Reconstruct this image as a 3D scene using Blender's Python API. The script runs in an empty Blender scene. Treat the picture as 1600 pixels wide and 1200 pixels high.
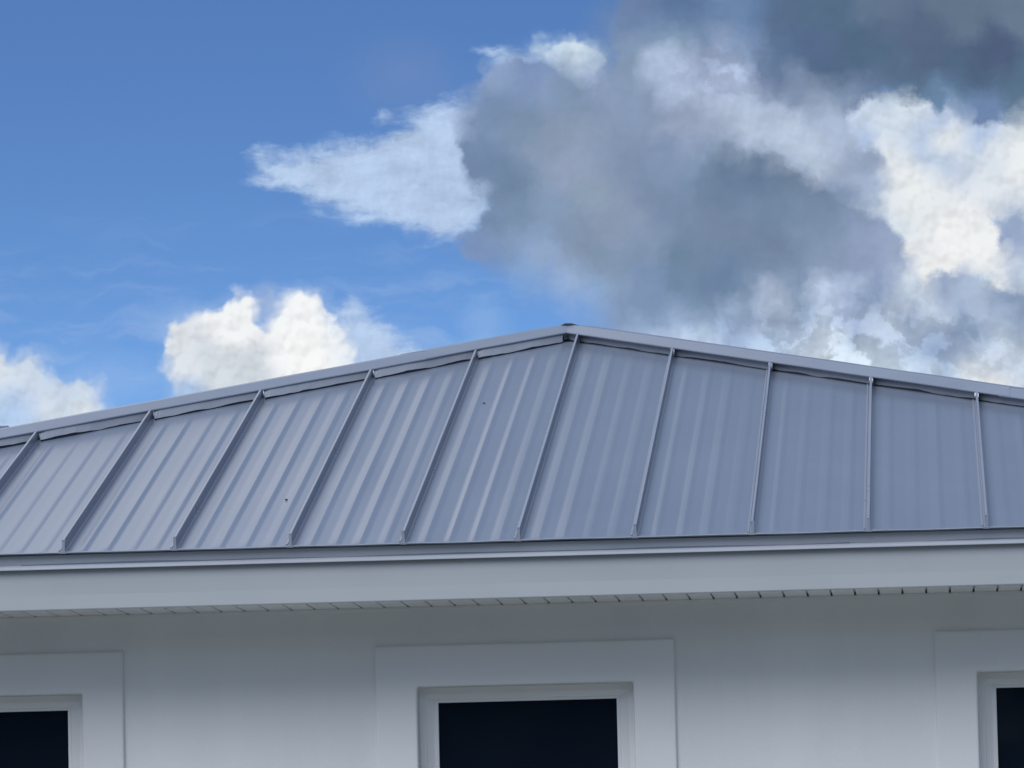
import bpy, bmesh, math, random
from mathutils import Vector, Matrix, noise
random.seed(7)
sc = bpy.context.scene
COL = sc.collection
R_ = math.radians

# ------------------------------------------------------------------ camera
EAVE = 3.345                                   # height of the front eave
CAMF = Vector((-0.0647, 0.9934, 0.0944)).normalized()
CAMR = Vector((0.9975, 0.0671, -0.0226)); CAMR = (CAMR - CAMF * CAMR.dot(CAMF)).normalized()
CAMU = CAMR.cross(CAMF)
FPX = 9883.0
cd = bpy.data.cameras.new('camera'); cam = bpy.data.objects.new('camera', cd); COL.objects.link(cam)
M = Matrix((CAMR, CAMU, -CAMF)).transposed().to_4x4()
M.translation = Vector((1.638, -24.8805, EAVE - 1.7448))
cam.matrix_world = M
cd.sensor_width = 36.0; cd.lens = FPX / 1600 * 36
cd.clip_start = 0.1; cd.clip_end = 2000
sc.camera = cam

# ------------------------------------------------------------------ exposure
sc.view_settings.view_transform = 'Standard'; sc.view_settings.look = 'None'
sc.view_settings.gamma = 1.0; sc.view_settings.use_curve_mapping = False
EXPO = 0.0
sc.view_settings.exposure = EXPO
WSTR = 0.10

# ------------------------------------------------------------------ sun (veiled by cloud, behind the camera to the left)
SUN_EL, SUN_AZ = R_(52), R_(208)               # azimuth clockwise from +Y
sl = bpy.data.lights.new('sun', 'SUN'); sun = bpy.data.objects.new('sun', sl); COL.objects.link(sun)
sl.energy = 2.8; sl.angle = R_(50); sl.color = (0.985, 0.99, 0.985)
sdir = Vector((math.sin(SUN_AZ) * math.cos(SUN_EL), math.cos(SUN_AZ) * math.cos(SUN_EL), math.sin(SUN_EL)))
sun.rotation_euler = sdir.to_track_quat('Z', 'Y').to_euler()

# ------------------------------------------------------------------ world: sky with clouds
def lin(c):
    c = c / 255.0
    return c / 12.92 if c <= 0.04045 else ((c + 0.055) / 1.055) ** 2.4
def lrgb(r, g, b): return (lin(r), lin(g), lin(b))
def skc(x, y):
    """a direction, given by its place in the survey picture, as tangent coordinates of the sky"""
    d = CAMF * FPX + CAMR * (x - 800) + CAMU * (600 - y)
    return (d.x / d.y * FPX + 1440.0, 1530.0 - d.z / d.y * FPX)

world = bpy.data.worlds.new('World'); sc.world = world; world.use_nodes = True
wt = world.node_tree; wt.nodes.clear()
class NT:
    def __init__(s, t): s.t = t
    def new(s, k, **kw):
        n = s.t.nodes.new(k)
        for a, b in kw.items(): setattr(n, a, b)
        return n
    def put(s, sock, v):
        if v is None: return
        if isinstance(v, bpy.types.NodeSocket): s.t.links.new(v, sock)
        else: sock.default_value = v
    def m(s, op, a, b=None, c=None, clamp=False):
        n = s.new('ShaderNodeMath', operation=op, use_clamp=clamp)
        for i, v in enumerate((a, b, c)):
            if v is not None: s.put(n.inputs[i], v)
        return n.outputs[0]
    def vm(s, op, a, b=None, sc=None):
        n = s.new('ShaderNodeVectorMath', operation=op)
        s.put(n.inputs[0], a)
        if b is not None: s.put(n.inputs[1], b)
        if sc is not None: s.put(n.inputs['Scale'], sc)
        return n.outputs['Value'] if op in ('DOT_PRODUCT', 'LENGTH') else n.outputs[0]
    def mr(s, v, a, b, c=0.0, d=1.0, smooth=False):
        n = s.new('ShaderNodeMapRange', interpolation_type='SMOOTHSTEP' if smooth else 'LINEAR')
        for i, x in enumerate((v, a, b, c, d)): s.put(n.inputs[i], x)
        return n.outputs[0]
    def mix(s, f, a, b, blend='MIX'):
        n = s.new('ShaderNodeMix', data_type='RGBA', blend_type=blend)
        n.clamp_factor = True
        s.put(n.inputs[0], f); s.put(n.inputs[6], a); s.put(n.inputs[7], b)
        return n.outputs[2]
    def fmix(s, f, a, b):
        n = s.new('ShaderNodeMix', data_type='FLOAT')
        s.put(n.inputs[0], f); s.put(n.inputs[2], a); s.put(n.inputs[3], b)
        return n.outputs[0]
    def noise(s, v, scale, detail=4, rough=0.5, dim='2D', dist=0.0):
        n = s.new('ShaderNodeTexNoise', noise_dimensions=dim)
        s.put(n.inputs['Vector'], v); n.inputs['Scale'].default_value = scale
        n.inputs['Detail'].default_value = detail; n.inputs['Roughness'].default_value = rough
        n.inputs['Distortion'].default_value = dist
        return n
    def comb(s, x, y, z=0.0):
        n = s.new('ShaderNodeCombineXYZ')
        s.put(n.inputs[0], x); s.put(n.inputs[1], y); s.put(n.inputs[2], z); return n.outputs[0]
    def sep(s, v):
        n = s.new('ShaderNodeSeparateXYZ'); s.put(n.inputs[0], v); return n.outputs
W = NT(wt)

# --- cloud outlines (polygons) and colour samples, in survey coordinates
P_CUM = [
 [(262,528),(266,512),(290,499),(318,494),(346,484),(362,466),(388,462),(393,500),(398,522),(412,516),(430,510),(436,488),(450,464),(462,458),(482,462),(502,470),(514,484),(524,500),(536,520),(548,548),(556,580),(560,680),(300,690),(276,640),(262,580)],
 [(-140,540),(-10,540),(10,566),(35,570),(55,553),(66,560),(76,578),(90,600),(110,600),(124,596),(142,602),(162,602),(164,625),(158,650),(150,760),(-140,760)],
 [(1322,140),(1760,130),(1760,500),(1320,500)],
 [(840,70),(870,66),(895,64),(922,75),(948,92),(940,150),(880,135),(850,100)]]
P_GREY = [
 [(764,104),(742,130),(728,165),(722,200),(718,225),(728,260),(738,290),(768,306),(760,330),(738,352),(718,376),(700,392),(738,410),(790,418),(842,440),(880,466),(930,492),(960,560),(1000,720),(1760,720),(1760,470),
  (1606,458),(1592,440),(1566,446),(1534,428),(1500,420),(1470,430),(1442,442),(1428,410),(1418,374),(1384,346),(1354,328),(1364,306),(1356,288),(1380,262),(1376,236),(1350,232),(1330,210),(1330,178),(1342,160),(1372,154),(1404,150),(1442,158),(1462,172),(1492,168),(1520,192),(1558,196),(1590,184),(1640,174),(1760,160),(1760,-120),(978,-120),(976,-10),(950,20),(940,60),(946,92),(936,118),(920,128),(905,112),(882,98),(858,84),(830,84),(790,92)],
 [(1544,330),(1566,324),(1582,312),(1596,332),(1640,340),(1640,402),(1580,404),(1564,392),(1562,368),(1552,346)]]
P_WISP = [
 [(515,520),(524,488),(545,462),(562,466),(584,480),(596,504),(618,524),(646,538),(700,560),(640,680),(515,680)],
 [(1086,330),(1084,290),(1090,262),(1106,240),(1122,220),(1144,222),(1150,246),(1164,236),(1204,236),(1226,250),(1250,272),(1284,284),(1302,300),(1332,322),(1352,346),(1376,372),(1400,420),(1240,460),(1090,440)],
 [(386,284),(400,270),(392,244),(430,242),(470,240),(520,222),(570,214),(604,204),(590,178),(620,190),(650,184),(672,168),(690,160),(730,150),(780,150),(800,300),(780,330),(750,350),(720,378),(690,378),(650,358),(600,346),(560,340),(530,328),(490,318),(460,300),(430,294)],
 [(752,72),(775,78),(800,84),(850,70),(860,120),(800,120),(770,90)]]
C_CUM = [(300,540,218,224,230),(280,580,220,226,233),(330,560,206,214,222),(370,480,238,241,243),(360,515,240,242,244),(395,560,204,212,220),(340,600,212,220,228),(400,600,206,214,221),(450,480,240,243,245),(480,490,244,245,246),(440,540,243,245,246),(480,540,244,246,246),(500,570,246,246,246),(470,590,246,247,247),(520,520,238,242,245),(540,560,232,238,244),(548,505,205,217,233),(570,520,178,200,228),(560,490,190,207,230),(590,550,172,197,230),(620,575,165,194,230),(560,580,200,215,235),(285,630,168,194,228),(320,645,190,208,232),(380,640,205,215,228),(430,615,225,232,238),
 (0,590,214,224,233),(40,585,205,217,232),(70,575,196,212,232),(20,620,186,206,234),(60,610,198,212,232),(10,660,180,205,238),(60,660,190,208,234),(85,620,205,216,230),(110,615,196,210,228),(110,630,184,200,222),(130,625,214,224,232),(150,615,185,204,232),(130,650,225,230,235),(90,650,216,225,233),(150,650,190,208,234),
 (870,75,195,215,235),(900,75,210,226,238),(920,90,205,224,236),(890,85,200,216,232),(930,105,175,195,225),(915,115,180,198,228),
 (1345,185,202,216,234),(1335,210,178,196,226),(1360,225,172,192,222),(1380,172,185,200,218),(1410,172,208,222,234),(1430,168,212,222,230),(1385,190,210,222,236),(1440,200,184,200,225),(1475,178,180,196,226),(1490,200,208,220,232),(1530,210,176,196,226),(1560,205,190,207,228),(1590,205,222,229,233),(1400,215,212,222,234),(1395,240,224,230,235),(1430,225,182,200,224),(1450,245,188,204,226),(1488,220,228,232,234),(1480,255,188,204,227),(1500,275,196,208,228),(1540,240,198,212,230),(1570,235,228,232,236),(1590,250,232,236,238),(1545,270,215,224,232),(1360,280,178,196,226),(1370,300,196,211,232),(1390,290,226,231,235),(1430,290,232,236,237),(1470,300,226,231,235),(1400,320,228,232,235),(1450,330,226,231,236),(1510,320,233,236,238),(1550,300,224,230,236),(1590,300,224,230,236),(1375,335,200,215,232),(1410,355,214,224,233),(1440,370,228,232,236),(1490,370,240,241,242),(1530,360,236,239,240),(1460,410,233,235,236),(1520,410,238,239,240),(1560,430,228,233,236),(1590,420,200,212,230),(1640,300,226,230,236),(1640,400,200,212,230)]
C_GREY = [(950,60,122,148,186),(960,30,112,140,184),(985,5,106,130,172),(1000,20,102,130,174),(1060,15,90,120,164),(1050,35,100,130,172),(1100,50,108,136,178),(1150,30,106,138,182),(1190,15,94,124,168),(1220,20,86,112,146),(1280,10,84,112,144),(1400,10,98,120,150),(1500,20,98,120,146),(1600,15,102,124,150),(1350,85,80,108,138),(1420,40,88,110,144),(1450,85,84,104,138),(1550,90,80,100,136),(1250,65,86,112,152),(1300,115,84,110,146),(1400,120,86,113,144),(1500,120,80,108,140),(1590,140,86,116,146),(1200,85,92,120,156),(1200,120,100,124,162),(1230,140,124,146,180),(1270,150,132,152,184),(1310,150,124,146,180),(1290,175,162,180,210),(1360,135,104,128,166),(1490,150,106,140,180),(1530,170,108,136,180),(1600,165,100,128,160),(1650,150,92,118,150),
 (1010,60,124,152,190),(1050,65,130,158,190),(1100,80,140,160,190),(1135,80,152,172,208),(1160,60,118,146,190),(1170,90,126,152,188),(1035,88,172,192,222),(1050,108,168,188,220),(1075,104,160,178,212),(1100,100,150,168,204),(1148,108,170,188,222),(1120,130,162,176,212),(1100,150,162,178,208),(1150,165,170,186,214),(1185,140,140,160,194),(1200,180,170,186,214),(1180,205,175,192,216),(1250,215,178,194,218),(1280,250,176,192,216),(1320,270,158,175,206),(1310,210,166,183,212),(1350,260,148,166,196),(1330,320,130,152,186),(1230,240,176,192,216),(1160,225,168,184,212),(1100,195,156,172,202),(1085,225,148,166,200),(1075,185,150,166,198),
 (800,135,128,154,196),(830,110,122,148,196),(850,125,134,158,198),(785,115,140,166,208),(780,160,118,145,186),(800,200,122,148,180),(890,130,124,150,182),(940,130,140,160,198),(900,160,126,150,184),(960,110,134,158,192),(990,90,130,154,186),(1000,150,134,156,190),(900,200,138,158,188),(755,190,122,148,188),(745,230,118,144,184),(760,250,113,140,178),(790,280,112,140,174),(850,230,136,156,186),(890,260,146,162,194),(930,300,140,162,188),(870,330,132,156,190),(820,340,122,150,184),(760,350,116,142,180),(730,395,122,150,198),(770,390,126,154,196),(830,375,138,166,206),(900,370,130,152,182),(960,340,140,158,188),(980,250,130,152,186),(1000,300,124,146,180),(1000,380,130,152,184),(1050,250,128,150,186),(1100,240,128,152,186),(1105,262,116,144,178),(1130,248,106,134,166),(1140,268,106,132,166),(1180,255,116,142,176),(1180,280,104,128,166),(1220,265,118,144,178),(1160,300,112,138,172),(1050,330,122,145,180),(1100,360,118,140,172),(1150,345,118,140,172),(1200,320,112,138,170),(1250,310,120,144,176),(1280,350,124,148,182),(1290,320,118,142,176),(1200,390,114,136,170),(1100,400,112,138,170),(1130,435,106,134,172),(1060,430,110,138,170),(1010,430,124,150,190),(1160,455,110,138,170),(1230,420,124,148,182),(1300,390,134,156,190),(1350,410,142,160,198),(1400,400,156,174,208),(1390,370,150,168,204),(1340,365,142,162,198),
 (850,415,146,172,210),(820,430,146,176,216),(870,440,148,176,218),(900,460,150,180,225),(880,480,146,176,222),(930,450,140,168,204),(940,480,136,164,204),(980,490,126,152,192),(1035,480,122,150,190),(950,420,130,154,186),(990,520,150,178,216),(1060,500,150,176,214),(1060,530,176,196,226),(1100,480,118,146,178),(1120,510,146,172,208),(1100,540,178,200,228),(1150,480,152,176,210),(1160,520,146,168,204),(1180,490,138,160,194),(1190,455,158,176,208),(1205,460,172,188,216),(1210,480,176,192,216),(1180,475,140,162,194),(1240,500,144,166,198),(1240,445,124,148,180),(1250,475,134,158,188),(1295,460,176,194,222),(1310,475,168,188,220),(1320,445,160,180,212),(1350,470,134,158,194),(1320,495,160,180,214),(1280,510,186,204,228),(1220,540,172,196,226),(1250,560,190,206,228),(1160,550,160,182,214),(1290,540,200,214,228),(1320,560,196,212,228),(1390,510,174,190,214),(1370,530,176,194,218),(1340,520,150,172,206),(1430,520,164,184,212),(1400,545,176,198,224),(1450,545,136,160,198),(1475,500,134,156,190),(1430,490,140,162,196),(1520,520,134,158,194),(1470,460,138,156,194),(1452,478,190,204,224),(1475,488,192,208,226),(1440,460,196,210,226),(1500,430,160,180,210),(1530,440,166,186,212),(1545,485,166,184,212),(1520,500,144,166,200),(1590,480,134,157,190),(1570,462,140,162,196),(1590,515,152,172,202),(1565,535,186,202,222),(1520,575,200,212,226),(1580,570,190,205,225),(1450,580,176,196,220),(1400,575,190,208,226),(1490,555,150,172,206),(1540,600,226,228,230),(1560,345,156,178,212),(1580,335,150,172,208),(1575,380,144,164,204),(1595,415,150,172,205),(1200,570,180,200,226),(1330,600,205,216,228),(1620,600,196,208,226),(1620,380,150,172,206)]

def sdf_poly(p, poly):
    x, y = p; ins = False; dm = 1e18; n = len(poly)
    for i in range(n):
        x0, y0 = poly[i]; x1, y1 = poly[(i + 1) % n]
        ex, ey = x1 - x0, y1 - y0; L = ex * ex + ey * ey
        t = max(0, min(1, ((x - x0) * ex + (y - y0) * ey) / L))
        dx, dy = x - x0 - t * ex, y - y0 - t * ey
        dm = min(dm, dx * dx + dy * dy)
        if (y0 > y) != (y1 > y) and x < x0 + (y - y0) / (y1 - y0) * ex: ins = not ins
    return (1 if ins else -1) * math.sqrt(dm)
def to_sky(polys): return [[skc(*q) for q in pl] for pl in polys]
def interp(pts, p, s0=10.5):
    sw = 0.0; acc = [0, 0, 0]
    for (x, y, c) in pts:
        d2 = (x - p[0]) ** 2 + (y - p[1]) ** 2
        w = math.exp(-d2 / (2 * s0 * s0)) + 1e-4 / (1 + (d2 / 900.0) ** 2)
        sw += w
        for k in range(3): acc[k] += w * c[k]
    return [a / sw for a in acc]
GX0, GX1, GNX = -80.0, 1680.0, 64              # grid of the cloud map over this stretch of sky
GY0, GY1 = -60.0, 700.0
def grid_xy(i, fj): return (GX0 + (GX1 - GX0) * i / (GNX - 1), GY0 + (GY1 - GY0) * fj)
pc, pg, pw = to_sky(P_CUM), to_sky(P_GREY), to_sky(P_WISP)
cc = [(*skc(a, b), lrgb(r, g, bl)) for a, b, r, g, bl in C_CUM]
def neutral(r, g, b, k=0.14):
    m_ = 0.35 * r + 0.45 * g + 0.2 * b + 3; return (r + (m_ - r) * k, g + (m_ - g) * k, b + (m_ - b) * k)
cg = [(*skc(a, b), lrgb(*(v * (0.975 if r < 160 else 1.02) for v in neutral(r, g, bl)))) for a, b, r, g, bl in C_GREY]
def enc(d): return max(0.0, min(1.0, 0.5 + d / 160.0))
def g_sdf(p): return (enc(max(sdf_poly(p, q) for q in pc)), enc(max(sdf_poly(p, q) for q in pg)), enc(max(sdf_poly(p, q) for q in pw)))

def lookup(px, py, fn, GNY):
    """smooth 2-D table: a row of colour ramps for every step of elevation"""
    fx = W.mr(px, GX0, GX1); fl = W.m('MULTIPLY', fx, 2.0); fr = W.m('SUBTRACT', fl, 1.0)
    sel = W.m('GREATER_THAN', fx, 0.5)
    fy = W.mr(py, GY0, GY1, 0.0, float(GNY - 1))
    out = None
    for j in range(GNY):
        # each row is a small group of its own, built before it is used
        gt = bpy.data.node_groups.new('cloud_row', 'ShaderNodeTree')
        for nm in ('left', 'right', 'side'): gt.interface.new_socket(nm, in_out='INPUT', socket_type='NodeSocketFloat')
        gt.interface.new_socket('row', in_out='OUTPUT', socket_type='NodeSocketColor')
        Q = NT(gt); gi = Q.new('NodeGroupInput'); go = Q.new('NodeGroupOutput')
        rr = []
        for half in (0, 1):
            n = Q.new('ShaderNodeValToRGB'); cr = n.color_ramp; cr.interpolation = 'LINEAR'
            for k in range(30): cr.elements.new((k + 1) / 31.0)
            for k in range(32):
                g = half * 0.5 * (GNX - 1) + k / 31.0 * (0.5 * (GNX - 1))
                cr.elements[k].color = (*fn(grid_xy(g, j / (GNY - 1))), 1.0)
            Q.put(n.inputs[0], gi.outputs[half]); rr.append(n.outputs[0])
        Q.put(go.inputs[0], Q.mix(gi.outputs[2], rr[0], rr[1]))
        gn_ = W.new('ShaderNodeGroup'); gn_.node_tree = gt
        for k, v in enumerate((fl, fr, sel)): W.put(gn_.inputs[k], v)
        row = gn_.outputs[0]
        out = row if out is None else W.mix(W.m('SUBTRACT', fy, float(j - 1)), out, row)
    return out

tc = W.new('ShaderNodeTexCoord').outputs['Generated']
dx, dy, dz = W.sep(tc)
ysafe = W.m('MAXIMUM', dy, 0.05)
SX = W.m('ADD', W.m('MULTIPLY', W.m('DIVIDE', dx, ysafe), FPX), 1440.0)
SY = W.m('SUBTRACT', 1530.0, W.m('MULTIPLY', W.m('DIVIDE', dz, ysafe), FPX))
SP = W.comb(SX, SY)
def noff(scale, detail, rough, amp, seed):
    n = W.noise(W.vm('ADD', SP, (seed, seed * 1.7, 0)), 1.0 / scale, detail, rough)
    v = W.vm('SUBTRACT', n.outputs['Color'], (0.5, 0.5, 0.0))
    return W.vm('MULTIPLY', v, (amp * 2, amp * 2, 0))
warp_big = noff(85.0, 3, 0.5, 26.0, 300.0)
warp_tiny = noff(11.0, 3, 0.6, 4.5, 1500.0)
warp_fine = noff(26.0, 4, 0.55, 6.0, 900.0)
PA = W.vm('ADD', SP, W.vm('ADD', W.vm('SCALE', warp_big, sc=0.45), warp_fine))
ax, ay, _ = W.sep(PA)
SD = W.sep(lookup(ax, ay, g_sdf, 32))
PB = W.vm('ADD', W.vm('ADD', SP, warp_tiny), W.vm('ADD', W.vm('SCALE', warp_big, sc=0.6), W.vm('SCALE', warp_fine, sc=1.9)))
bx_, by_, _ = W.sep(PB)
COLG = lookup(bx_, by_, lambda p: interp(cg, p, 11.5), 28)
COLC = lookup(bx_, by_, lambda p: interp(cc, p), 28)

def puff(vec, scale, detail=3.0):
    n = W.new('ShaderNodeTexVoronoi', voronoi_dimensions='2D', feature='SMOOTH_F1')
    W.put(n.inputs['Vector'], vec); n.inputs['Scale'].default_value = 1.0 / scale
    n.inputs['Detail'].default_value = detail; n.inputs['Roughness'].default_value = 0.55
    n.inputs['Smoothness'].default_value = 0.35; n.normalize = True
    return n.outputs['Distance']
PP = W.vm('ADD', SP, W.vm('SCALE', warp_fine, sc=0.9))
h0 = puff(PP, 46.0, 2.0); h1 = puff(W.vm('ADD', PP, (-5.0, -9.0, 0.0)), 46.0, 2.0)
relief = W.m('SUBTRACT', h1, h0)
nf = W.noise(SP, 1 / 30.0, 6, 0.62).outputs[0]
nfo = W.noise(W.vm('ADD', SP, (-5.0, -6.0, 0)), 1 / 30.0, 6, 0.62).outputs[0]
nrel = W.m('SUBTRACT', nf, nfo)
nb = W.noise(SP, 1 / 120.0, 5, 0.6).outputs[0]

# clear sky, air scattering stretched so that blue comes low as in the photograph
skyv = W.comb(dx, dy, W.m('MAXIMUM', W.m('MINIMUM', W.m('SUBTRACT', W.m('MULTIPLY', dz, 4.6), 0.19), W.m('ADD', dz, 0.5)), 0.05))
sky = W.new('ShaderNodeTexSky'); sky.sky_type = 'NISHITA'; sky.sun_disc = False
sky.sun_elevation = SUN_EL; sky.sun_rotation = SUN_AZ
sky.altitude = 0; sky.air_density = 1.0; sky.dust_density = 0.6; sky.ozone_density = 1.5
W.put(sky.inputs[0], W.vm('NORMALIZE', skyv))
G = 1.0 / (WSTR * 2 ** EXPO)
SKYGAIN = (0.80, 1.12, 1.5, 1.0)
blue = W.mix(1.0, sky.outputs[0], SKYGAIN, 'MULTIPLY')

def dec(sock): return W.m('MULTIPLY', W.m('SUBTRACT', sock, 0.5), 160.0)
sC, sG, sW = dec(SD[0]), dec(SD[1]), dec(SD[2])
gn = W.noise(W.vm('MULTIPLY', W.vm('NORMALIZE', tc), (1, 1, 2.2)), 2.6, 7, 0.58, '3D').outputs[0]
wnz = W.m('MULTIPLY', W.m('SUBTRACT', gn, 0.5), 900.0)
win = W.m('MULTIPLY', W.m('MULTIPLY', W.m('GREATER_THAN', dy, 0.3), W.mr(SY, 1000.0, 740.0, 0, 1, True)), W.m('MULTIPLY', W.mr(SY, -420.0, -60.0, 0, 1, True), W.m('MULTIPLY', W.mr(W.m('ADD', SX, W.m('ABSOLUTE', wnz)), -500.0, -90.0, 0, 1, True), W.mr(W.m('SUBTRACT', SX, W.m('ABSOLUTE', wnz)), 2050.0, 1700.0, 0, 1, True))))
cl = lambda c: tuple(v * G for v in c) + (1.0,)
def gained(c, f): 
    g = W.new('ShaderNodeVectorMath', operation='SCALE'); W.put(g.inputs[0], c); W.put(g.inputs['Scale'], f); return g.outputs[0]
# 1 thin haze: a purple smudge and pale streaks low down
def blob(cx, cy, rx, ry, s=1.0):
    c = skc(cx, cy)
    q = W.vm('LENGTH', W.vm('MULTIPLY', W.vm('SUBTRACT', PB, (c[0], c[1], 0)), (1.0 / rx, 1.0 / ry, 0)))
    return W.m('MULTIPLY', W.mr(q, 1.0, 0.0, 0, 1, True), s)
strk = W.noise(W.vm('MULTIPLY', W.vm('ADD', SP, W.vm('SCALE', warp_big, sc=1.0)), (1 / 260.0, 1 / 42.0, 0)), 1.0, 5, 0.55).outputs[0]
strm = W.m('MULTIPLY', W.mr(strk, 0.42, 0.85, 0, 0.38, True), W.mr(SY, 260.0, 480.0, 0, 1, True))
c0 = W.mix(W.m('MULTIPLY', strm, win), blue, cl(lrgb(170, 195, 230)))
c0 = W.mix(W.m('MULTIPLY', blob(630, 120, 130, 95, 0.42), win), c0, cl(lrgb(118, 140, 190)))
c0 = W.mix(W.m('MULTIPLY', blob(290, 500, 110, 50, 0.5), win), c0, cl(lrgb(155, 185, 228)))
c0 = W.mix(W.m('MULTIPLY', blob(412, 480, 46, 50, 1.0), win), c0, cl(lrgb(148, 174, 216)))
c0 = W.mix(W.m('MULTIPLY', blob(160, 590, 180, 60, 0.4), win), c0, cl(lrgb(150, 185, 232)))
c0 = W.mix(W.m('MULTIPLY', blob(760, 510, 60, 70, 0.4), win), c0, cl(lrgb(150, 186, 232)))
c0 = W.mix(W.m('MULTIPLY', blob(840, 120, 120, 70, 0.5), win), c0, cl(lrgb(130, 160, 208)))
# 2 wisp
strw = W.noise(W.vm('MULTIPLY', PA, (1 / 90.0, 1 / 34.0, 0)), 1.0, 6, 0.6).outputs[0]
mW = W.mr(W.m('ADD', sW, W.m('ADD', W.m('MULTIPLY', W.m('SUBTRACT', strw, 0.5), 60.0), W.m('MULTIPLY', W.m('SUBTRACT', nb, 0.5), 30.0))), -14.0, 26.0, 0, 0.9, True)
wc = gained(cl(lrgb(184, 205, 233))[:3], W.m('ADD', 1.0, W.m('ADD', W.m('MULTIPLY', W.m('SUBTRACT', nb, 0.5), 0.35), W.m('ADD', W.m('MULTIPLY', W.m('SUBTRACT', strw, 0.5), 0.45), W.m('MULTIPLY', nrel, 0.2)))))
isw = W.m('LESS_THAN', SX, 950.0)
c1 = W.mix(W.m('MULTIPLY', W.m('MULTIPLY', mW, isw), win), c0, wc)
# 3 cumulus
edge = W.m('MULTIPLY', W.m('SUBTRACT', 0.32, h0), 42.0)
sn2 = W.noise(W.vm('ADD', SP, (577, 131, 0)), 1 / 60.0, 2, 0.5).outputs[0]
sc2 = W.mr(sn2, 0.45, 0.65, 0.0, 14.0, True)
mC = W.mr(W.m('ADD', W.m('ADD', sC, 4.0), edge), W.m('SUBTRACT', -4.0, sc2), W.m('ADD', 9.0, sc2), 0, 1, True)
halo = W.mr(W.m('ADD', sC, W.m('MULTIPLY', W.m('SUBTRACT', nf, 0.5), 30.0)), -26.0, 4.0, 0, 0.35, True)
c1 = W.mix(W.m('MULTIPLY', halo, win), c1, cl(lrgb(165, 192, 230)))
shC = W.m('ADD', 1.0, W.m('ADD', W.m('MULTIPLY', relief, 0.60), W.m('MULTIPLY', nrel, 0.05)))
cC = gained(gained(COLC, G), W.m('MINIMUM', shC, 1.03))
c2 = W.mix(W.m('MULTIPLY', mC, win), c1, cC)
# 4 grey mass
sn = W.noise(W.vm('ADD', SP, (77, 31, 0)), 1 / 95.0, 2, 0.5).outputs[0]
sv = W.mr(sn, 0.45, 0.66, 0.0, 26.0, True)
soft = W.m('ADD', sv, W.m('ADD', blob(900, 470, 230, 110, 45.0), blob(930, 40, 120, 120, 22.0)))
mG = W.mr(W.m('ADD', sG, W.m('ADD', W.m('MULTIPLY', W.m('SUBTRACT', nf, 0.5), 40.0), W.m('MULTIPLY', W.m('SUBTRACT', 0.3, h0), 14.0))), W.m('SUBTRACT', -9.0, soft), W.m('ADD', 11.0, soft), 0, 1, True)
nm = W.noise(W.vm('ADD', SP, W.vm('SCALE', warp_big, sc=1.6)), 1 / 70.0, 5, 0.55).outputs[0]
shG = W.m('ADD', W.m('ADD', 1.0, W.m('MULTIPLY', W.m('SUBTRACT', nm, 0.5), 0.24)), W.m('MULTIPLY', W.m('ADD', W.m('MULTIPLY', relief, 0.45), W.m('MULTIPLY', nrel, 0.22)), W.mr(W.sep(COLG)[0], 0.22, 0.60, 0.18, 1.0)))
ridge = W.m('MULTIPLY', W.m('MULTIPLY', W.mr(W.m('ADD', sW, W.m('ADD', W.m('MULTIPLY', W.m('SUBTRACT', nf, 0.5), 26.0), W.m('MULTIPLY', W.m('SUBTRACT', 0.3, h0), 16.0))), -5.0, 7.0, 0, 1, True), W.mr(sW, 75.0, 5.0, 0, 0.20, True)), blob(1215, 270, 200, 125, 1.15))
nq = W.noise(W.vm('ADD', PB, (40, 90, 0)), 1 / 46.0, 4, 0.5).outputs[0]
bil = W.m('MULTIPLY', W.m('SUBTRACT', W.mr(W.m('ADD', nq, W.m('MULTIPLY', W.m('SUBTRACT', 0.3, h0), 0.22)), 0.44, 0.60, 0, 1, True), 0.42), W.m('ADD', W.m('MULTIPLY', blob(1330, 545, 420, 130), 0.42), W.m('MULTIPLY', blob(1120, 110, 130, 90), 0.22)))
shG = W.m('SUBTRACT', W.m('ADD', shG, bil), ridge)
cG = gained(gained(COLG, G), shG)
c3 = W.mix(W.m('MULTIPLY', mG, win), c2, cG)
# 5 broken cloud over the rest of the sky
gm = W.mr(gn, 0.42, 0.60, 0, 1, True)
gsh = W.mr(gn, 0.5, 0.72, 1.0, 0.62)
GB = 0.8
gc = gained(cl((0.62 * GB, 0.68 * GB, 0.78 * GB))[:3], gsh)
wide = W.mix(gm, blue, gc)
# a bank of lit cloud higher up to the left and a grey-blue deck to the right of it, both added out of view for the roof sheets to mirror
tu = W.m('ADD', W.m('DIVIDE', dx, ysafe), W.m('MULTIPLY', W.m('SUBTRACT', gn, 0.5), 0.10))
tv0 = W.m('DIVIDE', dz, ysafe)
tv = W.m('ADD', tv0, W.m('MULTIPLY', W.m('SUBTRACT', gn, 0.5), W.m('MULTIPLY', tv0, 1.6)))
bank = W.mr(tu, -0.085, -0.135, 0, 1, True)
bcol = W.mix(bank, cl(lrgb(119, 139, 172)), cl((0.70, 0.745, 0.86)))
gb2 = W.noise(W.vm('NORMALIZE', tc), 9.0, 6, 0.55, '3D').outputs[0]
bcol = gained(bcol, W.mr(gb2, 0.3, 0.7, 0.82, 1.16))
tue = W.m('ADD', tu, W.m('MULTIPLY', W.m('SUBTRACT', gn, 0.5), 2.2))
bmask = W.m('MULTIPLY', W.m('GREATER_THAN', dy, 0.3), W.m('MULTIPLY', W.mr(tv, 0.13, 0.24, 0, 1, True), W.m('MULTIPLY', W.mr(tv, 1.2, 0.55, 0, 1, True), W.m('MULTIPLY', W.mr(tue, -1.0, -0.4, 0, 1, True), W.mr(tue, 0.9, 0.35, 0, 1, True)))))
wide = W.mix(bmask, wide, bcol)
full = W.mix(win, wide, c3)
bgn = W.new('ShaderNodeBackground'); W.put(bgn.inputs[0], full); bgn.inputs[1].default_value = WSTR
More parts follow.
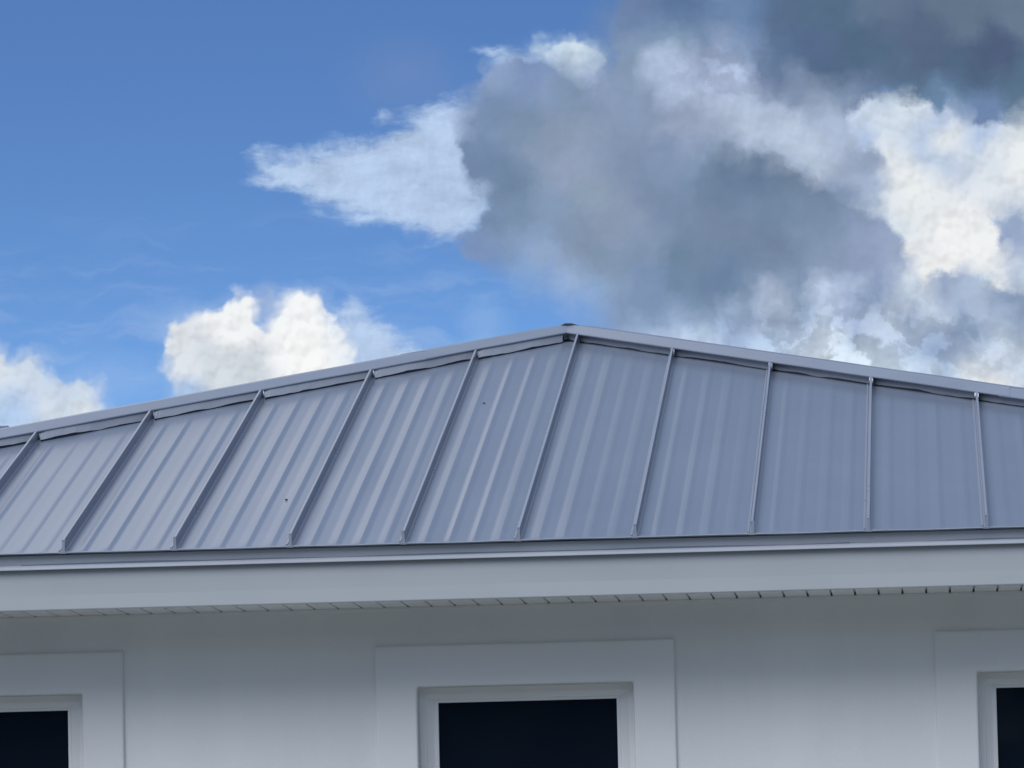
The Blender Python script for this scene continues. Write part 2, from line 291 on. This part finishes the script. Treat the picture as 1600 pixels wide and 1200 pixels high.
wo = W.new('ShaderNodeOutputWorld'); wt.links.new(bgn.outputs[0], wo.inputs[0])
world.cycles.sampling_method = 'MANUAL'; world.cycles.sample_map_resolution = 1024

# ================================================================== materials
def mat(name, col, rough=0.5, metal=0.0, spec=0.5, bump=None, var=None, coat=0.0):
    m = bpy.data.materials.new(name); m.use_nodes = True
    nt = m.node_tree; T = NT(nt); b = nt.nodes['Principled BSDF']
    b.inputs['Base Color'].default_value = (*col, 1); b.inputs['Roughness'].default_value = rough
    b.inputs['Metallic'].default_value = metal; b.inputs['Specular IOR Level'].default_value = spec
    b.inputs['Coat Weight'].default_value = coat
    co = T.new('ShaderNodeTexCoord').outputs['Object']
    if var:                                        # broad uneven tone: scale, amount, stretch
        v = T.noise(T.vm('MULTIPLY', co, var[2]), var[0], 5, 0.6, '3D').outputs[0]
        f = T.mr(v, 0.3, 0.7, 1 - var[1], 1 + var[1])
        g = T.new('ShaderNodeVectorMath', operation='SCALE'); g.inputs[0].default_value = col; T.put(g.inputs['Scale'], f)
        T.put(b.inputs['Base Color'], g.outputs[0])
        T.put(b.inputs['Roughness'], T.mr(v, 0.3, 0.7, rough * 0.85, min(1, rough * 1.15)))
    if bump:                                       # scale, distance, detail
        h = T.noise(T.vm('MULTIPLY', co, bump[3]), bump[0], bump[2], 0.6, '3D').outputs[0]
        bn = T.new('ShaderNodeBump'); bn.inputs['Strength'].default_value = 1.0; bn.inputs['Distance'].default_value = bump[1]
        T.put(bn.inputs['Height'], h); T.put(b.inputs['Normal'], bn.outputs[0])
    return m
ONE = (1, 1, 1)
M_PANEL = mat('painted steel panel', (0.157, 0.188, 0.246), 0.24, 0.0, 0.5, None, (1.3, 0.05, (1, .4, 1)))
M_CAP = mat('painted steel trim', (0.208, 0.235, 0.292), 0.30, 0.0, 0.5, None, (2.0, 0.07, ONE))
M_CLOS = mat('pale folded closure steel', (0.29, 0.315, 0.36), 0.36, 0.0, 0.5, (9.0, 0.0030, 2, ONE), (4.0, 0.08, ONE))
M_KICK = mat('drip edge steel', (0.34, 0.365, 0.41), 0.36, 0.0, 0.5, (8.0, 0.0008, 3, ONE), (3.0, 0.08, (.5, 1, 1)))
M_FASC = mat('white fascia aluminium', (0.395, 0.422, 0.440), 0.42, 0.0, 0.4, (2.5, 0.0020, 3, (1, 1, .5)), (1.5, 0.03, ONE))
M_SOFF = mat('white vinyl soffit', (0.78, 0.78, 0.77), 0.5, 0.0, 0.4, None, (2.0, 0.03, ONE))
M_WALL = mat('painted stucco', (0.773, 0.785, 0.780), 0.62, 0.0, 0.35, (55.0, 0.0012, 6, ONE), (0.9, 0.06, (1.8, 1, .2)))
M_TRIM = mat('smooth stucco band', (0.768, 0.780, 0.775), 0.58, 0.0, 0.35, (70.0, 0.0008, 6, ONE), (1.2, 0.03, ONE))
M_VINYL = mat('white vinyl frame', (0.86, 0.855, 0.85), 0.38, 0.0, 0.45, None, (3.0, 0.02, ONE))
M_SEAL = mat('dark butyl sealant', (0.025, 0.03, 0.045), 0.6)
M_GLASS = mat('dark window glass', (0.0075, 0.0135, 0.024), 0.02, 0.0, 0.5)
M_LOOSE = mat('ridge underlay', (0.02, 0.025, 0.04), 0.6)
M_GROUND = mat('pale gravel drive', (0.185, 0.195, 0.185), 0.9, 0.0, 0.2, (30.0, 0.02, 6, ONE), (0.4, 0.3, ONE))
M_LEAF = mat('dark foliage', (0.035, 0.06, 0.025), 0.7, 0.0, 0.2, None, (0.8, 0.5, ONE))
M_BARK = mat('bark', (0.09, 0.07, 0.05), 0.9)

# ================================================================== helpers
def mesh(name, verts, faces, m, parent=None, smooth=False, loc=None, bevel=0.0):
    me = bpy.data.meshes.new(name); me.from_pydata([tuple(v) for v in verts], [], faces); me.update()
    o = bpy.data.objects.new(name, me); COL.objects.link(o); me.materials.append(m)
    if parent: o.parent = parent
    if loc: o.location = loc
    if smooth:
        for p in me.polygons: p.use_smooth = True
    if bevel:
        md = o.modifiers.new('bevel', 'BEVEL'); md.width = bevel; md.segments = 2; md.limit_method = 'ANGLE'
    return o
class MB:
    def __init__(s): s.v = []; s.f = []
    def add(s, vs, fs):
        b = len(s.v); s.v += [tuple(v) for v in vs]; s.f += [tuple(b + i for i in f) for f in fs]; return s
    def box(s, x0, x1, y0, y1, z0, z1):
        return s.add([(x0,y0,z0),(x1,y0,z0),(x1,y1,z0),(x0,y1,z0),(x0,y0,z1),(x1,y0,z1),(x1,y1,z1),(x0,y1,z1)],
                     [(0,3,2,1),(4,5,6,7),(0,1,5,4),(1,2,6,5),(2,3,7,6),(3,0,4,7)])
    def sweep(s, rings, closed=True, caps=True):
        """rings: list of equal-length point lists"""
        n = len(rings[0]); b = len(s.v)
        for r in rings: s.v += [tuple(p) for p in r]
        for i in range(len(rings) - 1):
            for k in range(n if closed else n - 1):
                a, c = b + i * n + k, b + i * n + (k + 1) % n
                s.f.append((a, c, c + n, a + n))
        if caps and closed:
            s.f.append(tuple(b + k for k in reversed(range(n)))); e = b + (len(rings) - 1) * n
            s.f.append(tuple(e + k for k in range(n)))
        return s
    def out(s, name, m, parent=None, **k):
        return mesh(name, s.v, s.f, m, parent, **k)
def fixn(o):
    bm = bmesh.new(); bm.from_mesh(o.data); bmesh.ops.recalc_face_normals(bm, faces=bm.faces); bm.to_mesh(o.data); bm.free(); return o

# ================================================================== house
house = bpy.data.objects.new('house', None); COL.objects.link(house)
house['label'] = 'white stucco house with grey standing seam metal hip roof and dark windows'
house['category'] = 'house'
Z0 = EAVE
TA = 0.26792                                     # roof pitch
XA, YA = -0.022, 4.793                           # hip apex in plan
HL, HR = XA - YA, XA + YA                        # eave corners
SOFF = 0.506; ZS = -0.228                        # overhang, soffit level below the eave
WLEN = 15.0                                      # depth of the house
def roofy(x): return YA - abs(x - XA)
nrm = Vector((0, -math.sin(math.atan(TA)), math.cos(math.atan(TA))))
def rp(x, y, h=0.0): return (x + nrm.x * h, y + nrm.y * h, Z0 + y * TA + nrm.z * h)

# --- roof deck under the panels, all four slopes
d = 0.012
YB = WLEN + 2 * SOFF
rv = [(HL + d, d * 2, Z0 - d * .5), (HR - d, d * 2, Z0 - d * .5), (HR - d, YB - d, Z0 - d), (HL + d, YB - d, Z0 - d), (XA, YA, Z0 + YA * TA - d), (XA, YB - YA, Z0 + YA * TA - d)]
lowv = [(HL + d, d * 2, Z0 - .05), (HR - d, d * 2, Z0 - .05), (HR - d, YB - d, Z0 - .05), (HL + d, YB - d, Z0 - .05)]
roof = mesh('roof', rv + lowv, [(0,1,4),(1,2,5,4),(2,3,5),(3,0,4,5),(0,6,7,1),(1,7,8,2),(2,8,9,3),(3,9,6,0),(6,9,8,7)], M_PANEL, house)
roof['label'] = 'blue-grey standing seam metal hip roof'

# --- ribs on the front slope, then every bay between them a panel of its own
S = 0.457
ribs = [-1.7825, -1.336, -0.8765, -0.4255, 0.030, 0.492, 0.953, 1.411, 1.8745]
rib_x = [ribs[0] - S * k for k in range(6, 0, -1)] + ribs + [ribs[-1] + S * k for k in range(1, 7)]
rib_x[5] = -2.231
rib_x = [x for x in rib_x if HL + .15 < x < HR - .15]
RH = 0.046
def panel(i, x0, x1):
    w = x1 - x0; rnd = random.Random(i * 13 + 5)
    cols = [(0.0, 0.0)]
    n = 4
    for k in range(n):
        c = (k + 0.5) / n * (w - 0.06) + 0.030 + 0.004 * rnd.uniform(-1, 1)
        hh = 0.0036 * rnd.uniform(.4, 1.15); l1, l2 = 0.026 + .009 * rnd.uniform(-1, 1), 0.017
        cols += [(c - l1 - .010, 0), (c - l1, 0.0001), (c - l1 + .002, 0.0004), (c - .002, hh * .95), (c, hh), (c + .003, hh * .9), (c + l2, .0004), (c + l2 + .002, 0), (c + l2 + .012, 0)]
    cols += [(w, 0.0)]
    amp = rnd.uniform(0.6, 1.5)
    NR = 26; vs = []; fs = []
    for (dx, h) in cols:
        x = x0 + dx; Y = max(0.02, roofy(x) - 0.02)
        for r in range(NR + 1):
            y = 0.0 if r == 0 else (0.012 if r == 1 else Y * (r - 1) / (NR - 1))
            # shallow oil-canning of the sheet between its seams
            u = dx / w; bow = math.sin(math.pi * u)
            o = amp * 0.0032 * bow * noise.noise(Vector((x * 2.2 + i * 3.7, y * 0.8, i * 1.3)))
            fade = 0.0 if r == 0 else min(1.0, max(0.0, (Y - .10 - y) / .30))
            vs.append(rp(x, y, 0.002 + h * fade + o))
    m_ = NR + 1
    for c in range(len(cols) - 1):
        for r in range(NR): fs.append((c * m_ + r, (c + 1) * m_ + r, (c + 1) * m_ + r + 1, c * m_ + r + 1))
    # hemmed front edge turned down
    b = len(vs)
    for c, (dx, h) in enumerate(cols):
        p = vs[c * m_]; vs.append((p[0], p[1] - 0.004, p[2] - 0.001)); vs.append((p[0], p[1] - 0.004, p[2] - 0.007)); vs.append((p[0], p[1] + 0.012, p[2] - 0.008))
    for c in range(len(cols) - 1):
        a0, a1 = b + 3 * c, b + 3 * (c + 1)
        fs.append((c * m_, a0, a1, (c + 1) * m_)); fs.append((a0, a0 + 1, a1 + 1, a1)); fs.append((a0 + 1, a0 + 2, a1 + 2, a1 + 1))
    return mesh('roof_panel', vs, fs, M_PANEL, roof, smooth=True)
edges = [HL + .02] + rib_x + [HR - .02]
for i in range(len(edges) - 1):
    a, b = edges[i], edges[i + 1]
    if a < XA < b:                                # apex bay: split the sheet so the hip line stays straight
        pass
    panel(i, a + .0005, b - .0005)

def rib(i, x):
    rnd = random.Random(i + 40); Y = roofy(x) - 0.045
    mb = MB(); prof = [(-0.021, 0.0020), (-0.0195, 0.0056), (-0.0130, 0.0060), (-0.0115, 0.0022), (-0.0055, 0.0026), (-0.0038, RH - .008), (-0.0052, RH - .006), (-0.0048, RH), (0.0042, RH + .0008), (0.0046, RH - .010), (0.0030, RH - .011), (0.0042, 0.0055), (0.012, 0.0022)]
    rings = []
    N = 14
    for r in range(N + 1):
        y = 0.012 + (Y - 0.012) * r / N
        wob = 0.0012 * noise.noise(Vector((x * 5, y * 1.3, 3)))
        rings.append([rp(x + px + wob * (ph / RH), y, ph) for px, ph in prof])
    mb.sweep(rings)
    o = fixn(mb.out('standing_seam', M_CAP, roof))
    # folded end tab closing the seam at the eave
    t = MB(); lean = rnd.uniform(-.002, .002)
    w0, w1 = 0.0078, 0.0056
    t.sweep([[(x - w0, -0.003, Z0 - .004), (x + w0, -0.003, Z0 - .004), (x + w0, 0.011, Z0), (x - w0, 0.011, Z0)],
             [(x - w1 + lean, -0.001, Z0 + RH * .55), (x + w1 + lean, -0.001, Z0 + RH * .55), (x + w1 + lean, 0.0115, Z0 + RH * .55), (x - w1 + lean, 0.0115, Z0 + RH * .55)],
             [(x - w1 + lean * 2, 0.001, Z0 + RH + .005), (x + w1 + lean * 2, 0.001, Z0 + RH + .005), (x + w1 + lean * 2, 0.0118, Z0 + RH + .006), (x - w1 + lean * 2, 0.0118, Z0 + RH + .006)]])
    t.box(x - .014, x + .012, -.0055, .004, Z0 - .006, Z0 + .002)
    fixn(t.out('seam_end', M_CAP, roof, bevel=.0008))
for i, x in enumerate(rib_x): rib(i, x)

# --- hip caps with closure strips
CW = 0.128; CH = 0.064
def hip(side):
    """side -1 left, +1 right; sections lap over one another"""
    def pt(s, off, h):                            # s: distance in x from the apex, off: plan offset toward the front slope (+) or side slope (-)
        x = XA + side * s; y = YA - s
        if off >= 0: return (x, y - off, Z0 + (y - off) * TA + h)
        return (x - side * off, y, Z0 + y * TA + h)          # over the side slope: moves outward
    joints = [0.0, 0.0 + 0.62, 4.75] if side < 0 else [0.0, 2.04, 4.75]
    for k in range(len(joints) - 1):
        a, b = joints[k], joints[k + 1]; lift = 0.0026 * (k == 0)
        aa = a - (0.0 if k == 0 else 0.05)
        N = max(6, int((b - aa) / 0.10)); mb = MB(); rings = []
        for r in range(N + 1):
            s = aa + (b - aa) * r / N
            cut = 0.0
            w = 0.0016 * noise.noise(Vector((s * 4.0, side * 7.0, k)))
            e = RH + .003 + lift + w
            s2 = s
            rings.append([pt(s2, CW, e - .008), pt(s2, CW + .003, e - .004), pt(s2, CW + .001, e), pt(s2 , 0.012, CH + lift - .002), pt(s2, 0.0, CH + lift), pt(s2, -0.012, CH + lift - .002), pt(s2, -CW, e), pt(s2, -CW, e - .008), pt(s2, -CW + .004, e - .008), pt(s2, -CW + .004, e - .003), pt(s2, 0, CH + lift - .004), pt(s2, CW - .004, e - .003), pt(s2, CW - .004, e - .008)])
        mb.sweep(rings)
        fixn(mb.out('hip_cap', M_CAP, roof))
hip(-1); hip(1)
def closure(i, a, b):
    rnd = random.Random(i * 7 + 1)
    side = -1 if (a + b) / 2 < XA else 1
    N = 22; segs = []
    if a < XA < b:
        # apex bay: strip runs up to the apex from the left, then down to the right rib
        segs = [(a + .013, XA - .02), (XA - .014, b - .008)]
    else: segs = [(a + (.020 if side < 0 else .008), b - (.007 if side < 0 else .009))]
    for (p, q) in segs:
        mb = MB(); sb = MB(); r1 = []; r2 = []; OF = CW - .020
        sd = -1 if (p + q) / 2 < XA else 1
        for k in range(N + 1):
            x = p + (q - p) * k / N
            sag = 0.0100 + 0.0075 * noise.noise(Vector((x * 9, i * 3.1, 0))) + 0.0028 * noise.noise(Vector((x * 30, i, 5)))
            y = roofy(x) - OF + (0.014 if sd > 0 else 0)
            yb = y - ((0.044 - 0.020 * k / N + 0.006 * rnd.random() * (k == 0)) if sd < 0 else -0.004)                        # foot kicks forward a little
            xt = x - (0.012 if (k == 0 and sd < 0) else 0)
            r1.append([rp(x, yb, sag), rp(x, yb + .0015, sag - .001), rp(xt, y + .0015, RH + .001), rp(xt, y, RH + .001)])
            r2.append([rp(x, yb + .002, .0010), rp(x, yb + .012, .0010), rp(x, yb + .014, sag + .002), rp(x, yb + .004, sag + .002)])
        mb.sweep(r1); sb.sweep(r2)
        fixn(mb.out('closure_strip', M_CLOS, roof)); fixn(sb.out('sealant', M_SEAL, roof))
for i in range(len(edges) - 1):
    if edges[i + 1] - edges[i] > .2 and abs((edges[i] + edges[i + 1]) / 2 - XA) < 4.3: closure(i, edges[i], edges[i + 1])
# --- ridge cap running back from the apex, its open end dark
mb = MB(); zr = Z0 + YA * TA
rg = lambda y: [(XA - .15, y, zr + .012), (XA - .149, y, zr + .024), (XA - .016, y, zr + .066), (XA + .016, y, zr + .066), (XA + .149, y, zr + .024), (XA + .15, y, zr + .012)]
mb.sweep([rg(YA + .03), rg(YB - YA)]); fixn(mb.out('ridge_cap', M_CAP, roof))
mb = MB(); mb.sweep([[(XA - .040, YA - .03, zr + .056), (XA - .014, YA - .03, zr + .0685), (XA + .018, YA - .03, zr + .0675), (XA + .060, YA - .03, zr + .054)], [(XA - .040, YA + .03, zr + .055), (XA - .014, YA + .03, zr + .0675), (XA + .018, YA + .03, zr + .0665), (XA + .060, YA + .03, zr + .053)]])
fixn(mb.out('ridge_end', M_LOOSE, roof))
# --- seams on the two long slopes and the back
for sd, hx in ((-1, HL), (1, HR)):
    y = 0.6
    while y < YB - .4:
        top = min(y, YB - y, YA)                  # plan run available
        run = top - .10
        if run > .2:
            mb = MB(); zc = lambda r: Z0 + r * TA
            x_at = lambda r: hx - sd * r
            mb.sweep([[(x_at(r), y - .006, zc(r)), (x_at(r), y + .006, zc(r)), (x_at(r), y + .006, zc(r) + RH), (x_at(r), y - .006, zc(r) + RH)] for r in (0.01, run)])
            fixn(mb.out('standing_seam', M_CAP, roof))
        y += S
# --- metal flue box on the left slope, its corner just shows above the hip
mb = MB(); bx, by = -2.586, 3.05
mb.box(bx - .30, bx + .137, by, by + .42, Z0 + .35, Z0 + .774); mb.box(bx - .315, bx + .145, by - .003, by + .423, Z0 + .774, Z0 + .789)
fixn(mb.out('flue_box', M_CAP, house, bevel=.003))

# --- drip edge: vertical face and kick-out, in lapped lengths
def drip(a, b, up):
    o_ = -0.0006 * up
    ring = lambda x: [(x, .017 + o_, Z0 - .009), (x, .025 + o_, Z0 - .047 - o_), (x, -.009 + o_, Z0 - .0635 - o_ ), (x, -.0095 + o_, Z0 - .0668), (x, -.006, Z0 - .0680), (x, .029, Z0 - .0512), (x, .023, Z0 - .009)]
    n = max(2, int((b - a) / .25)); rings = []
    for k in range(n + 1):
        x = a + (b - a) * k / n; dz_ = 0.0012 * noise.noise(Vector((x * 1.7, 2, 9))); dy_ = 0.0015 * noise.noise(Vector((x * 2.3, 5, 1)))
        rings.append([(p[0], p[1] + dy_, p[2] + dz_) for p in ring(x)])
    mb = MB(); mb.sweep(rings); return fixn(mb.out('drip_edge', M_KICK, house))
drip(HL - .01, -1.955, 1); drip(-1.965, 1.345, 0); drip(1.335, HR + .01, 1)
# --- gutterless fascia with a returned lower lip
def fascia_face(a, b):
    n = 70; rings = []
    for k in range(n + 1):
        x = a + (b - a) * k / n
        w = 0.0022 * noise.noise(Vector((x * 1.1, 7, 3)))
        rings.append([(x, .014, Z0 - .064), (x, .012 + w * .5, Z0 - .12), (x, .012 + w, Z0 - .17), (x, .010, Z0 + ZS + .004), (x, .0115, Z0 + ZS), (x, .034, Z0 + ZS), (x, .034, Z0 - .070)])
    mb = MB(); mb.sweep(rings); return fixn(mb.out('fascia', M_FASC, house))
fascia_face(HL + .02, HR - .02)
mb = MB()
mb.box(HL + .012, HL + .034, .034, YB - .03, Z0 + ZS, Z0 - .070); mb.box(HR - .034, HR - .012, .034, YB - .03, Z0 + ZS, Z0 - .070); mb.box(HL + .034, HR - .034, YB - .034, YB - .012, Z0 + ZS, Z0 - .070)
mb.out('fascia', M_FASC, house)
# --- ribbed soffit
gs = 0.0946; x = 1.062 - gs * 62; prof = []
while x < HR - .05:
    if x > HL + .05:
        prof += [(x - .0046, 0), (x - .0036, .013), (x + .0036, .013), (x + .0046, 0)]
    x += gs
prof = [(HL + .04, 0)] + prof + [(HR - .04, 0)]
zz = Z0 + ZS + .004
vs = []; fs = []
for (px, h) in prof: vs += [(px, .034, zz + h), (px, SOFF + .02, zz + h)]
for k in range(len(prof) - 1): fs.append((2 * k, 2 * k + 1, 2 * k + 3, 2 * k + 2))
soffit = mesh('soffit', vs, fs, M_SOFF, house)
mb = MB()
mb.box(HL + .034, HL + SOFF, SOFF + .03, YB - .034, zz, zz + .01); mb.box(HR - SOFF, HR - .034, SOFF + .03, YB - .034, zz, zz + .01); mb.box(HL + SOFF, HR - SOFF, YB - SOFF, YB - .034, zz, zz + .01)
mb.out('soffit', M_SOFF, house)
mb = MB(); mb.sweep([[(x, SOFF - .022, Z0 + ZS + .0035), (x, SOFF - .0225, Z0 + ZS - .0035), (x, SOFF - .003, Z0 + ZS - .0040), (x, SOFF - .002, Z0 + ZS - .012), (x, SOFF + .002, Z0 + ZS - .012), (x, SOFF + .002, Z0 + ZS + .0035)] for x in (HL + SOFF, HR - SOFF)])
fixn(mb.out('soffit_channel', M_SOFF, house))

# --- walls with real openings
WX0, WX1 = HL + SOFF, HR - SOFF
WT = -0.548; WB = WT - 1.50                       # window head and sill below the eave
wins = [(-2.657, -1.783), (-0.425, 0.446), (1.824, 2.697)]
wdz = [0.008, 0.0, 0.003]
mb = MB(); xs = WX0
def wall_seg(x0, x1, z0, z1): mb.box(x0, x1, SOFF, SOFF + .20, z0, z1)
for (a, b), dzw in zip(wins, wdz):
    a, b = a - .005, b + .005
    wall_seg(xs, a, 0, Z0 + ZS + .02); wall_seg(a, b, 0, Z0 + WB - .005 + dzw); wall_seg(a, b, Z0 + WT + .005 + dzw, Z0 + ZS + .02); xs = b
wall_seg(xs, WX1, 0, Z0 + ZS + .02)
YE = YB - SOFF
mb.box(WX0, WX0 + .2, SOFF + .2, YE, 0, Z0 + ZS + .003); mb.box(WX1 - .2, WX1, SOFF + .2, YE, 0, Z0 + ZS + .003); mb.box(WX0 + .2, WX1 - .2, YE - .2, YE, 0, Z0 + ZS + .003)
bmw = bmesh.new(); wl = mb.out('wall', M_WALL, house)
bmw.from_mesh(wl.data); bmesh.ops.remove_doubles(bmw, verts=bmw.verts, dist=1e-5)
# drop the inner faces shared by touching boxes
seen = {}
for f in bmw.faces: seen.setdefault(tuple(round(c, 4) for c in f.calc_center_median()), []).append(f)
bmesh.ops.delete(bmw, geom=[f for g in seen.values() if len(g) > 1 for f in g], context='FACES_ONLY')
bmw.to_mesh(wl.data); bmw.free()
def frame_ring(x0, x1, z0, z1, y): return [(x0, y, z0), (x1, y, z0), (x1, y, z1), (x0, y, z1)]
def window(a, b, label, dzw=0.0):
    zt, zb = Z0 + WT + dzw, Z0 + WB + dzw; tw = 0.1685
    f0 = SOFF + .078                              # face of the vinyl frame, set back in the reveal
    mb = MB()
    # picture-frame profile: outer flat, cove, raised bead round the glass
    steps = [(0.0006, f0 + .08), (0.0006, f0), (.026, f0 + .001), (.030, f0 + .006), (.058, f0 + .024), (.064, f0 + .022), (.074, f0 + .024), (.0755, f0 + .046)]
    rings = [frame_ring(a + d_, b - d_, zb + d_, zt - d_ * (.80 if d_ > .05 else 1), y) for d_, y in steps]
    mb.sweep(rings, closed=True, caps=False)
    w = fixn(mb.out('window', M_VINYL, house)); w['label'] = label
    # stucco band round the opening, standing proud of the wall
    tb = MB(); yo = SOFF - .019
    rr = [frame_ring(a - tw, b + tw, zb - tw, zt + tw, SOFF + .001), frame_ring(a - tw, b + tw, zb - tw, zt + tw, yo), frame_ring(a, b, zb, zt, yo), frame_ring(a, b, zb, zt, f0 + .002)]
    tb.sweep(rr, closed=True, caps=False)
    o = fixn(tb.out('window_surround', M_TRIM, w))
    md = o.modifiers.new('bevel', 'BEVEL'); md.width = .009; md.segments = 3; md.limit_method = 'ANGLE'; md.angle_limit = R_(50)
    mb2 = MB(); mb2.box(a + .07, b - .07, f0 + .040, f0 + .046, zb + .07, zt - .05)
    mb2.out('pane', M_GLASS, w)
window(*wins[0], 'left dark window', wdz[0])
window(*wins[1], 'middle dark window under the roof peak')
window(*wins[2], 'right dark window', wdz[2])

# ================================================================== scraps blown on to the roof
for (px_, py_, lab) in ((-0.986, 0.95, 'tiny dark leaf scrap lying low on the metal roof, nearer the eave'), (-0.31, 3.08, 'tiny dark leaf scrap lying high on the metal roof, near the hip')):
    mb = MB(); p = Vector(rp(px_, py_, .006))
    mb.sweep([[(-.006, -.002, -.003), (.0, -.006, -.003), (.007, .001, -.003), (.001, .005, -.003)], [(-.005, -.002, .001), (.0, -.004, .002), (.006, .002, .001), (.001, .004, .002)]])
    o = fixn(mb.out('leaf_scrap', M_LOOSE, loc=p)); o['label'] = lab; o['category'] = 'leaf scrap'; o['group'] = 'leaf scraps on the roof'

# ================================================================== ground and the far wood behind the camera
n = 40; vs = []; fs = []
for j in range(n + 1):
    for i in range(n + 1):
        u, v = (i / n * 2 - 1), (j / n * 2 - 1)
        x, y = 600 * u * abs(u), 600 * v * abs(v)
        h = 0.10 * noise.noise(Vector((x * .05, y * .05, 0))) if (abs(x) > 12 or y < -10 or y > 25) else 0
        vs.append((x, y, h))
for j in range(n):
    for i in range(n): a = j * (n + 1) + i; fs.append((a, a + 1, a + n + 2, a + n + 1))
g = mesh('ground', vs, fs, M_GROUND); g['kind'] = 'structure'
mb = MB(); rnd = random.Random(3)
for k in range(70):
    ang = math.radians(-180 + 180 * (k + .5) / 70 + rnd.uniform(-1, 1)); rad = rnd.uniform(85, 110)
    cx, cy = rad * math.cos(ang), rad * math.sin(ang); H = rnd.uniform(16, 24)
    mb.sweep([[(cx + r * math.cos(t), cy + r * math.sin(t), z) for t in (0, 1.57, 3.14, 4.71)] for r, z in ((.35, -.3), (.22, H * .6))])
    for q in range(260):
        th, ph = rnd.uniform(0, 6.28), rnd.uniform(-1, 1); rr = rnd.uniform(.5, 1) 
        rxy = 4.2 * math.sqrt(max(0, 1 - ph * ph)) * rr
        c = Vector((cx + rxy * math.cos(th), cy + rxy * math.sin(th), H * .58 + ph * H * .42 * rr)); s_ = rnd.uniform(.8, 1.8)
        e1 = Vector((rnd.uniform(-1, 1), rnd.uniform(-1, 1), rnd.uniform(-1, 1))).normalized() * s_; e2 = e1.cross(Vector((rnd.uniform(-1, 1), rnd.uniform(-1, 1), rnd.uniform(-1, 1)))).normalized() * s_
        mb.add([c - e1, c + e2, c + e1, c - e2], [(0, 1, 2, 3)])
wd = mb.out('wood', M_LEAF); wd['kind'] = 'stuff'; wd['label'] = 'dark line of trees far off across the drive'; wd['category'] = 'wood'
